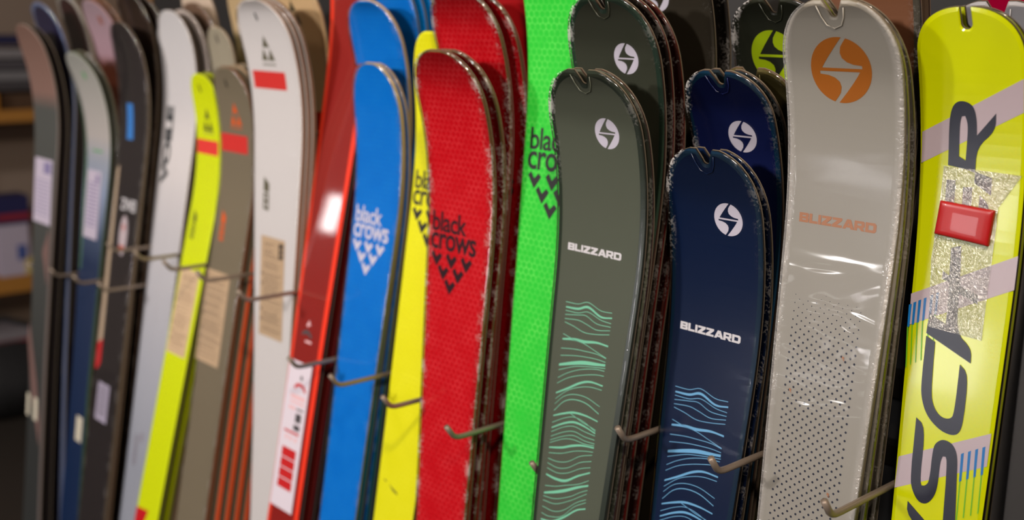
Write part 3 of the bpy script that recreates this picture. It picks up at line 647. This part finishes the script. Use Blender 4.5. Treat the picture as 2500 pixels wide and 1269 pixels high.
# -- navy stack
g='navy skis with white round emblem'
NAVY=(9,28,62); WAVEB=plain('pale blue ink',(120,182,222),.35); EMB=plain('emblem white',(215,208,220),.35)
WAVES=[
(-46.0,306.1,-24.6,305.2,-7.3,299.9,15.1,306.1,34.1,305.4,0.9),
(-44.9,312.7,-23.6,311.2,-6.3,305.9,16.3,313.7,35.2,311.7,2.6),
(-44.9,317.3,-22.8,316.4,-5.3,312.0,17.0,317.6,34.6,318.6,0.9),
(-44.7,322.7,-22.3,319.0,-8.0,317.4,10.9,323.6,34.6,323.1,0.9),
(-44.6,328.1,-21.3,325.5,-6.3,327.7,12.2,331.3,34.4,327.6,0.9),
(-43.9,332.3,-27.1,334.8,-8.1,338.8,13.1,336.9,34.2,332.8,0.9),
(-44.3,347.9,-24.3,351.7,-5.8,353.0,16.7,358.6,33.6,362.7,0.9),
(-44.3,354.8,-24.4,351.2,-6.2,350.4,14.8,347.1,34.5,347.5,2.9),
(-44.9,367.2,-22.4,363.5,-4.3,362.1,17.1,361.2,33.6,363.2,0.9),
(-44.5,376.7,-21.0,371.8,-3.1,369.3,18.2,367.6,33.4,368.0,0.9),
(-45.1,389.2,-19.4,381.2,-1.8,376.8,19.2,374.0,33.7,371.9,4.1),
(-44.7,396.0,-18.7,385.7,-1.1,381.5,19.9,377.8,34.3,375.7,0.9),
(-44.5,406.4,-28.1,396.1,-7.4,387.0,16.8,380.7,33.5,379.3,0.9),
(-44.8,413.9,-27.0,402.6,-6.2,394.3,17.9,387.6,33.5,385.7,0.9),
(-44.6,426.8,-24.9,415.8,-4.6,403.9,12.5,398.3,33.8,398.3,2.6),
(-44.4,434.5,-24.4,418.4,-3.8,409.1,13.6,404.7,33.0,403.8,0.9),
(-44.4,441.5,-30.3,428.1,-12.9,420.9,8.8,419.4,33.0,425.1,0.9),
(-44.5,450.6,-29.2,434.7,-11.8,427.4,10.1,427.1,32.8,434.5,1.2),
(-44.5,457.3,-26.7,449.7,-9.1,443.9,12.7,442.6,32.7,444.4,2.3),
(-16.1,446.3,-4.5,449.2,7.0,452.3,20.0,454.1,31.1,456.3,0.9),
(-44.9,466.6,-25.7,455.8,-8.1,449.6,10.5,451.3,31.0,458.2,0.9),
(-44.9,473.6,-24.7,462.4,-7.0,456.1,11.3,456.5,31.0,460.4,2.3),
(-44.7,479.1,-23.9,467.1,-6.2,461.4,12.4,463.0,31.2,463.5,0.9),
(-44.5,485.2,-22.8,473.5,-5.1,467.9,13.5,469.4,31.4,468.9,0.9),
(-44.8,490.3,-22.0,478.7,-4.2,473.1,14.3,474.6,32.1,473.5,0.9),
(-45.0,494.0,-21.4,482.2,-3.4,478.4,15.0,478.5,31.9,476.2,0.9),
(-45.1,500.2,-23.2,494.3,-5.6,487.0,11.9,481.6,32.0,478.9,2.6),
(-44.7,507.6,-21.9,501.7,-1.0,492.7,16.5,487.5,31.5,484.5,0.9),
(-44.6,514.9,-27.4,514.5,-9.4,509.0,10.6,496.1,30.4,488.8,0.9),
(-44.8,521.1,-26.1,522.4,-8.1,516.9,11.9,503.9,30.6,496.8,0.9),
(-44.4,528.0,-25.0,529.0,-7.1,523.5,13.2,511.7,30.2,505.1,0.9),
(-44.9,536.7,-27.4,537.6,-9.0,534.6,11.2,521.9,30.6,511.7,2.9),
(-44.3,552.0,-25.8,547.4,-8.0,540.4,12.9,532.3,30.2,522.2,0.9),
(-44.6,562.0,-24.6,554.6,-6.9,546.9,13.6,536.2,30.5,528.8,3.5),
(-45.1,566.4,-23.1,563.4,1.5,552.5,18.1,541.6,30.1,534.9,0.9),
(-44.9,572.0,-22.1,570.0,2.3,557.8,19.0,546.8,29.5,540.0,0.9),
(-44.7,580.4,-24.1,580.6,-6.4,573.2,13.3,556.9,29.3,547.5,0.9),
(-44.8,589.5,-30.3,589.7,-8.6,582.3,10.7,563.3,29.9,551.3,0.9),
(-44.6,598.0,-25.6,595.1,-4.8,582.4,14.9,566.5,30.5,559.3,2.6),
]
s,r=S('navy2','shortest navy ski in front, white emblem and pale blue wavy lines',g,NAVY,(30,26,26),'v',(24,22,22),FILMS,(18,44,66),.006,.28)
emblem(s,r,21.5,86.5,20,EMB); wordmark(s,r,-48.5,224,90,9.6,WHITE); strokes(s,r,'wave_print',WAVES,WAVEB)
S('navy2b','navy ski directly behind the shortest navy one, clear wrapped edge',g,NAVY,(58,50,44),'v',wrap=FILM)
s,r=S('navy2c','taller navy ski with white emblem, middle of the navy stack',g,(20,28,74),(66,52,46),'v',(24,22,22),FILMS,(18,50,74),.006,.28)
emblem(s,r,13.7,86.8,20,EMB); wordmark(s,r,-55,224,90,9.6,WHITE)
S('navy2d','dark ski just behind the taller navy emblem ski',g,(34,44,50),(70,56,48),'v',wrap=FILM)
S('olive2e','olive brown ski tip behind the taller navy skis',g,(92,84,50),(84,62,44),'v',wrap=FILM)
LIMEINK=plain('lime ink',(176,200,20),.35)
s,r=S('black2f','tall dark green ski with a lime green round emblem',g,(42,44,34),(40,26,20),'v',wrap=FILMS)
emblem(s,r,-11,75.5,33,LIMEINK)

# -- dark green stack
g='dark green skis with white round emblem'
DG=(92,96,82); WAVEG=plain('mint ink',(134,210,176),.35)
s,r=S('dgreen3','front dark green ski with white emblem and mint wavy lines',g,DG,(46,48,40),'v',(30,30,28),FILMS,(48,56,46),.0075,.3)
emblem(s,r,20.3,82.4,19.5,EMB); wordmark(s,r,-52.5,229.5,92,9.3,WHITE); strokes(s,r,'wave_print',WAVES,WAVEG)
S('dgreen3b','second dark green ski right behind the mint-lined one',g,DG,(60,40,34),'v',wrap=FILM)
s,r=S('dgreen3c','taller dark green ski with white emblem behind the mint-lined pair',g,(64,66,54),(66,44,36),'v',(50,20,18),FILMS,(44,62,50),.0075,.3)
emblem(s,r,20.9,82.7,19.5,EMB)
S('dgreen3d','tall dark ski with red side behind the taller emblem ski',g,(50,40,34),(86,18,16),'v',(60,14,14),FILM)
S('dred3e','rearmost red-sided ski of the dark green stack',g,(60,24,20),(92,20,16),'v',(60,14,14),FILM)
s,r=S('black3f','broad blackish brown ski above the dark green stack',g,(54,48,38),(44,36,30),None,wrap=FILMS)
emblem(s,r,-10,73,19,EMB)
S('black3g','rearmost blackish ski between the green and lime emblem skis',g,(38,34,30),(60,50,42),None,wrap=FILM)

# -- green
g='woven bright green skis'
s,r=S('green4','bright green woven ski with black lettering half hidden by dark green',g,None,(30,60,26),None,(20,60,20),topmat=weave('weave green',(42,190,54),(98,214,88)))
crows(s,r,-50,280,INK,1.03)
S('green4b','second bright green ski hidden close behind the lettered one',g,None,(30,60,26),topmat=weave('weave green',0,0))

# -- red
g='woven red skis'
RED=weave('weave red',(200,4,22),(224,64,70))
s,r=S('red5','front red woven ski with black lettering and six black chevrons',g,None,(112,20,16),None,(90,16,14),FILMR,(108,98,58),.002,topmat=RED)
crows(s,r,-61,243,plain('ink on red',(48,22,30),.4))
S('red5b','second red woven ski tight behind the front lettered one',g,None,(112,20,16),None,(110,14,14),FILMR,(108,98,66),.002,topmat=RED)
S('red5c','taller red woven ski whose tip leaves the top of the picture',g,None,(112,20,16),None,(110,14,14),FILMR,(108,98,66),.002,topmat=RED)
s,r=S('red5d','tall red ski behind, showing the edge of its black lettering',g,None,(112,20,16),None,(110,14,14),FILMR,(108,98,66),.002,topmat=RED)
crows(s,r,-52,243,plain('ink on red',0))
S('red5e','tallest red ski, a dark strip beside the bright green ski',g,None,(110,20,18),None,(70,10,10),topmat=plain('deep red',(150,14,20),.35))

# -- yellow
g='yellow skis between blue and red'
s,r=S('yellow6','narrow visible yellow ski with black lettering left of the red ski',g,None,(60,60,20),None,(30,30,16),topmat=weave('weave yellow',(214,212,6),(228,226,40),.4))
crows(s,r,-51,222,INK)
each(s,r,'scuff_mark',[[[(-20,740),(4,748),(6,752),(-8,749)]],[[(-34,735),(-26,737),(-27,739),(-33,738)]]],plain('scuff',(120,118,20),.6))
S('yellow6b','second yellow ski behind the lettered yellow one',g,(200,200,20),(60,60,20))

# -- blue
g='woven blue skis'
BSIDE=ramp('blue side',[(0,(196,172,146)),(.2,(160,140,96)),(.38,(104,104,56)),(.6,(22,82,92)),(1,(16,70,84))],.6)
BLUE=weave('weave blue',(0,118,208),(30,142,222))
s,r=S('blue7','front blue woven ski with white lettering and six white chevrons',g,None,BSIDE,None,(20,56,60),FILM,(120,112,60),.0015,topmat=BLUE,thick=1.5)
crows(s,r,-54,243,EMB,.97)
S('blue7b','second blue ski, olive side visible behind the lettered one',g,None,BSIDE,None,(10,50,60),FILM,topmat=BLUE,thick=1.3)
S('blue7c','taller blue ski with pale wrapped rim above the lettered one',g,None,BSIDE,None,(10,50,60),FILM,topmat=BLUE,thick=1.6)
S('blue7d','tall blue ski behind, tip above the picture',g,None,(96,92,40),None,(10,50,60),FILM,topmat=BLUE)
S('blue7e','olive sided blue ski fourth back in the blue stack',g,None,(104,96,30),None,(10,50,60),topmat=BLUE)
S('blue7f','rearmost blue ski with yellowish side beside the yellow tip',g,None,(120,108,24),None,(10,50,60),topmat=BLUE)

# -- glossy dark red
g='glossy dark red skis'
REDG=plain('red gloss edge',(214,40,18),.2,0,.6)
s,r=S('dred8','glossy dark red ski with red edges tinted bright for reflected light and a white label',g,(134,28,24),(60,10,10),None,(26,8,8),None,(236,58,34),.011,.34,coat=1)  # edge colour lightened to stand for the reflection on the bevels
LAB=plain('label white',(214,204,216),.5); LR_=plain('label red',(190,24,28),.5); LP=plain('label pink',(224,180,186),.6); LG=plain('label grey',(70,66,70),.5)
polys(s,r,'label_sticker',[rect(-45,766,28,1038)],LAB,-.0005)
each(s,r,'label_print',[rect(-30,925,16,943),rect(-30,945,16,962),rect(-30,964,16,981),rect(-30,983,16,1000),rect(-32,893,16,897)],LR_,-.0008)
polys(s,r,'label_arc',[[[(-20,812),(-12,805),(0,803),(12,806),(20,815),(16,818),(8,811),(0,809),(-10,811),(-16,817)]]],LR_,-.0008)
each(s,r,'label_note',[rect(-26,826,20,834),rect(-26,838,20,842),rect(-26,902,-18,910),rect(-12,902,-4,910),rect(4,902,12,910),rect(-28,848,-6,854)],LP,-.0008)
each(s,r,'label_pictogram',[rect(-2,858,16,874),rect(-4,879,16,889),[[(-6,796),(0,788),(8,798),(3,794),(0,800),(-2,794)]],rect(-2,849,20,852)],LG,-.0008)
polys(s,r,'mountain_emblem',[[[(-22,716),(-14,708),(-4,705),(6,708),(14,716),(10,720),(2,714),(-8,713),(-14,716)]]],LG,-.0005)
each(s,r,'emblem_print',[[[(-8,698),(-1,687),(6,698),(1,695),(-2,700)]],rect(-6,724,14,728)],LP,-.0005)
S('dred8b','second glossy dark red ski behind the labelled one',g,(90,18,16),(50,8,8),None,(26,8,8),coat=.4)
S('black8c','dark ski at the back of the glossy red stack',g,(40,16,14),(34,10,10))

# -- white with red bar
g='white skis with a red bar near the tip'
BARR=plain('red bar',(216,56,52),.4); OLIVE=plain('olive ink',(104,98,76),.45)
WH=(216,210,208)
s,r=S('white9','white ski with olive triangle emblem, red bar and tan paper tag',g,WH,(150,112,86),None,(110,80,60),FILMS,thick=1.25)
polys(s,r,'slot',[[[(-9,27),(-4,25),(-2,38),(-7,41)]]],SLOT)
trefoil(s,r,-4,68,46,45,OLIVE); polys(s,r,'lettering',[rect(-26+i*6.5,119,-21.5+i*6.5,122) for i in range(7)],OLIVE)
polys(s,r,'red_bar',[rect(-69,133,43,165)],BARR); fmark(s,r,-42,328,1.35,OLIVE)
paper_tag(s,r,-45,438,38,628)
S('white9b','second white ski, its brown side behind the red bar ski',g,WH,(146,108,84),None,(90,60,44),FILM,thick=1.25)
S('white9c','third white ski with brown side next to glossy red',g,WH,(134,98,74),None,(90,60,44),FILM,thick=1.25)
s,r=S('tan9d','tall tan ski with dark triangle emblem behind the white skis',g,(214,182,138),(150,130,96),None,(90,80,60),FILM)
trefoil(s,r,-6,40,44,46,plain('dark olive ink',(70,62,40),.45)); polys(s,r,'red_bar',[rect(-30,243,60,279)],plain('red bar deep',(210,44,20),.4)); polys(s,r,'dark_bar',[rect(-30,281,60,700)],plain('dull olive panel',(66,60,44),.5))

# -- olive
g='olive grey skis with orange emblem'
ORI=plain('emblem orange',(222,96,30),.45); OL=(128,116,96)
s,r=S('olive10','olive grey ski with orange triangle emblem and tan paper tag',g,OL,(116,62,30),None,(140,52,14),FILM,thick=1.3)
polys(s,r,'slot',[[[(-12,27),(-7,25),(-5,40),(-10,42)]]],SLOT)
trefoil(s,r,4,70,44,45,ORI); polys(s,r,'lettering',[rect(-20+i*6.5,119,-15.5+i*6.5,122) for i in range(7)],ORI)
polys(s,r,'red_bar',[rect(-62,134,42,169)],BARR); fmark(s,r,-38,287,1.1,ORI); paper_tag(s,r,-66,410,27,597,False)
for i,c in enumerate('bcde'):
    S('olive10'+c,['second','third','fourth','rearmost'][i]+' olive ski in its stack, showing only its orange side',g,OL,ramp('orange side',[(0,(170,140,110)),(.16,(170,140,110)),(.3,(240,84,20)),(1,(240,84,20))],.6),None,(20,18,16),thick=1.3)
S('beige10f','tall beige and olive ski behind the orange emblem ski',g,None,(110,98,70),topmat=ramp('beige olive',[(0,(176,152,116)),(.10,(176,152,116)),(.115,(98,86,56)),(1,(88,78,52))]))

# -- lime with tag
g='small lime skis with red bar'
s,r=S('lime11','small lime yellow ski with dark triangle emblem and tan tag',g,(200,214,0),(90,96,10),None,(50,54,10),rough=.4)
polys(s,r,'slot',[[[(-14,24),(-9,22),(-5,38),(-11,40)]]],SLOT)
trefoil(s,r,0,72,42,47,plain('dark green ink',(60,62,30),.45)); polys(s,r,'lettering',[rect(-18+i*6,122,-14+i*6,125) for i in range(7)],OLIVE)
polys(s,r,'red_bar',[rect(-50,138,40,168)],BARR); fmark(s,r,-32,287,1.0,plain('dark green ink',0)); paper_tag(s,r,-43,412,38,594,False)
polys(s,r,'red_corner',[[[(-47,940),(5,934),(-9,975),(-47,975)]]],plain('corner red',(190,20,30),.4))
S('lime11b','second lime ski showing a dark yellow side behind the first',g,(150,160,10),(112,116,16),None,(20,20,12))
s,r=S('pale11b','pale olive ski tip with a dark slot above the small lime ski',g,(166,156,136),(170,140,104),None,(80,70,50),FILM)
polys(s,r,'slot',[[[(-6,17),(-1,15),(2,32),(-4,34)]]],SLOT)

# -- white with vertical word
g='wide white skis at the left'
s,r=S('white12','wide white ski with a dark word running up it',g,None,(120,104,92),None,(30,26,26),FILMS,topmat=ramp('white to grey',[(0,(206,202,202)),(.35,(214,208,208)),(.8,(178,178,186)),(1,(160,162,172))]))
text(s,r,'lettering','VOILE',(-55,206,-23,378),plain('word ink',(58,60,62),.5),.05,True)
polys(s,r,'fine_print',[rect(-30+4*i,940,-28+4*i,1010) for i in range(4)]+[rect(-4,930,6,950)],plain('faint ink',(150,140,150),.6))
S('white12b','second wide white ski, white rim over a dark gap',g,(200,186,178),(40,34,36),None,(30,26,26),FILM)
S('smoke12c','smoky brown wrapped ski behind the wide white pair',g,(120,94,76),(90,70,60),None,(30,26,26),FILM)
S('white12d','tall off-white ski behind the smoky brown tip',g,(196,176,158),(110,86,70))

# -- black
g='black skis at the left'
s,r=S('black13','black ski with blue sticker and white round badge on its front',g,(48,42,42),(96,80,62),None,(90,80,64),FILM)
polys(s,r,'blue_sticker',[[[(-34,180),(-4,181),(4,260),(-28,261)]]],plain('sticker blue',(60,130,200),.5))
BEI=plain('beige stripe',(186,164,140),.5)
polys(s,r,'edge_stripe',[[[(-62,330),(-50,320),(-40,720),(-64,735)]]],BEI); polys(s,r,'red_stripe',[[[(-64,735),(-40,720),(-38,775),(-50,792),(-64,795)]]],plain('stripe red',(200,40,44),.45))
text(s,r,'lettering','ZWEI',(-22,392,52,418),WHITE,.02); c=[(6+20*math.cos(k*math.pi/8),475+46*math.sin(k*math.pi/8)) for k in range(16)]
polys(s,r,'round_badge',[[c]],plain('badge',(196,180,184),.5)); each(s,r,'badge_print',[[[(-2,450),(12,452),(4,468)]],rect(-8,498,18,508)],plain('badge ink',(190,90,70),.5),-.0006)
polys(s,r,'white_sticker',[rect(-36,818,24,905)],plain('sticker lilac',(178,168,186),.6)); polys(s,r,'sticker_print',[rect(-28,826+7*i,16,828+7*i) for i in range(10)],LG,-.0006)
S('brown13b','brown edged ski behind the black badge ski',g,(78,62,52),(110,84,64),None,(60,46,38),FILM)
S('brown13c','taller dark brown ski behind the black badge ski',g,(58,44,36),(70,52,42),None,(34,28,26),FILM)
S('brown13d','rearmost dark brown ski of the black stack, wrapped rim',g,(52,40,34),(86,66,52),None,(34,28,26),FILM)

# -- grey green
g='pale grey green skis at the left'
s,r=S('grey14','pale grey ski with green edge, navy lower part and white sticker',g,None,(70,100,76),None,(40,60,48),topmat=ramp('grey to navy',[(0,(150,150,144)),(.2,(166,160,158)),(.26,(140,146,160)),(.33,(128,140,166)),(.44,(60,72,96)),(.5,(34,46,74)),(1,(16,36,70))],.4))
polys(s,r,'green_edge',[[[(-73,60),(-62,140),(-46,300),(-40,520),(-48,520),(-60,300),(-72,140)]]],plain('edge green',(70,104,78),.5))
polys(s,r,'white_sticker',[rect(-44,281,34,441)],plain('sticker lilac',0)); polys(s,r,'sticker_print',[rect(-34,310+9*i,24,313+9*i) for i in range(12)]+[rect(6,290,22,308)],plain('lilac print ink',(120,112,150),.6),-.0006)
each(s,r,'green_mark',[rect(-20,232,34,237),rect(4,48,18,66)],plain('mark green',(90,150,100),.5))
each(s,r,'price_tag',[rect(4,866,38,926)],plain('tag cream',(196,188,170),.7),-.0005)
S('grey14b','olive green edged ski behind the pale grey one',g,(120,120,104),(80,84,62),None,(50,60,44),FILM)
s,r=S('pink14c','dusty pink ski with rust lower part behind the pale grey tip',g,None,(150,92,66),None,(60,34,26),topmat=ramp('pink to rust',[(0,(150,128,136)),(.13,(158,128,140)),(.16,(104,56,42)),(1,(90,44,32))],.4))
polys(s,r,'rust_mark',[rect(4,40,22,60)],plain('rust',(140,84,70),.5))
S('rust14d','copper edged ski behind the dusty pink one',g,(150,98,70),(150,92,60),None,(50,28,22),FILM)

# -- brown
g='brown and navy skis at the far left end'
s,r=S('brown15','leftmost ski, brown pink tip turning dark green grey, white sticker',g,None,(130,120,120),None,(20,18,18),topmat=ramp('brown to slate',[(0,(112,84,74)),(.16,(120,92,84)),(.20,(70,72,70)),(1,(46,48,48))],.4))
polys(s,r,'white_sticker',[rect(-56,318,52,472)],plain('sticker lilac',0)); polys(s,r,'sticker_print',[rect(0,325,44,352)]+[rect(-46,368+9*i,40,370+9*i) for i in range(10)],plain('lilac print ink',0),-.0006)
each(s,r,'pink_chevron',[[[(-52,720),(10,860),(40,960),(40,1010),(-20,900),(-60,760)]],[[(50,476),(50,620),(10,540)]]],plain('dull pink',(110,84,80),.5))
each(s,r,'price_tag',[rect(-48,896,-30,951),rect(-4,896,20,952)],plain('tag cream',0),-.0005)
S('dark15a','thick black sided ski directly behind the leftmost ski',g,(40,34,34),(20,16,16),None,(14,12,12))
S('navy15b','navy ski with a light blue rim behind the leftmost ski',g,(44,40,72),(110,124,164),None,(16,16,26),FILM,(120,134,172),.008)
S('grey15c','grey rimmed dark red ski arching over the left end',g,(64,34,32),(150,144,134),None,(96,90,80),FILM,(160,152,142),.012)

# ------------------------------------------------------------------ shelves far behind on the left
OK_=plain('oak board',(158,108,44),.5,grain=.15); X0=-5.3
sh_o=(X0,1.9,0); shelf=empty('shelf_unit',sh_o); tag(shelf,'oak shelf unit in the blurred background at the far left','shelf')
for z0,z1 in ((1.165,1.22),(.375,.455),(-.0,.06),(1.98,2.03)): box('shelf_board',(X0-.42,1.15,z0),(X0,2.5,z1),OK_,shelf,.003,sh_o)
box('back_board',(X0-.44,1.15,0),(X0-.42,2.5,2.03),plain('beige back',(128,112,100),.8),shelf,0,sh_o)
box('side_board',(X0-.42,1.12,0),(X0,1.15,2.03),OK_,shelf,0,sh_o); box('side_board',(X0-.42,2.5,0),(X0,2.53,2.03),OK_,shelf,0,sh_o)
def carton(name,a,b,mat,label,cat,extra=None,group=None):
    o=((a[0]+b[0])/2,(a[1]+b[1])/2,a[2]); e=empty(name,o); tag(e,label,cat,group); box('body',a,b,mat,e,.004,o)
    for i,(pn,a2,b2,m2) in enumerate(extra or []): box(pn,a2,b2,m2,e,.001,o)
    return e
carton('carton',(-5.42,1.69,.455),(-5.30,1.83,.80),plain('carton lilac',(170,160,178),.6),'white carton with blue top and red stripe on the oak shelf','box',
  [('lid',(-5.425,1.685,.70),(-5.295,1.835,.83),plain('carton navy',(30,30,74),.5)),('stripe',(-5.299,1.69,.72),(-5.292,1.835,.75),plain('carton red',(130,30,44),.5)),('print',(-5.30,1.77,.53),(-5.296,1.81,.60),plain('carton blue',(60,80,140),.5)),('print',(-5.30,1.80,.46),(-5.296,1.83,.54),plain('carton yellow',(190,170,110),.5))])
carton('carton',(-5.66,1.86,.455),(-5.44,2.2,.72),plain('tan carton',(130,104,80),.7),'plain tan carton behind the blue-topped one','box')
carton('folded_garment',(-5.56,1.55,1.22),(-5.3,1.74,1.30),plain('ochre cloth',(168,110,30),.9),'ochre folded garment on the upper oak board','clothes')
carton('folded_garment',(-5.56,1.76,1.22),(-5.34,2.0,1.29),plain('brown cloth',(70,48,30),.9),'dark brown folded garment on the upper oak board','clothes')
for i,(c,z,l) in enumerate((((60,56,60),1.305,'charcoal folded garment lowest in the top pile'),((110,108,112),1.35,'grey folded garment second in the top pile'),((70,66,72),1.40,'dark grey folded garment fourth in the top pile, under the navy one'),((120,116,120),1.45,'light grey folded garment in the top pile'),((24,24,62),1.51,'navy folded garment topmost in the shelf pile'))):
    carton('folded_garment',(-5.58,1.7+.01*i,z),(-5.34,1.98,z+.042),plain('cloth %d'%i,c,.9),l,'clothes',group='pile of folded garments')
for i,(c,z,l) in enumerate((((100,92,108),.06,'pale patterned carton on the bottom board'),((150,30,44),.13,'thin red lidded box over the pale patterned carton'),((120,114,120),.15,'pale box stacked on the thin red one'))):
    carton('carton',(-5.6,1.55,z),(-5.3,1.8,z+(.068,.018,.05)[i]),plain('low box %d'%i,c,.6),l,'box')
bag=empty('duffel_bag',(-4.75,1.5,0)); tag(bag,'black duffel bag on the floor below the background shelf','bag')
bm=bmesh.new(); bmesh.ops.create_uvsphere(bm,u_segments=24,v_segments=14,radius=1)
for v in bm.verts:
    k=.05*math.sin(5*v.co.x+3*v.co.y); v.co=Vector((v.co.x*.20*(1+k),v.co.y*.30,.15+v.co.z*.15*(1+k)))
me=bpy.data.meshes.new('body'); bm.to_mesh(me); bm.free(); me.materials.append(plain('black nylon',(14,14,18),.8)); o_=bpy.data.objects.new('body',me); C.objects.link(o_); o_.parent=bag
V,F=tube([(0,-.16,.26),(0,-.12,.36),(0,0,.41),(0,.12,.36),(0,.16,.26)],.012,8); meshobj('handle',V,F,plain('black nylon',0),bag)
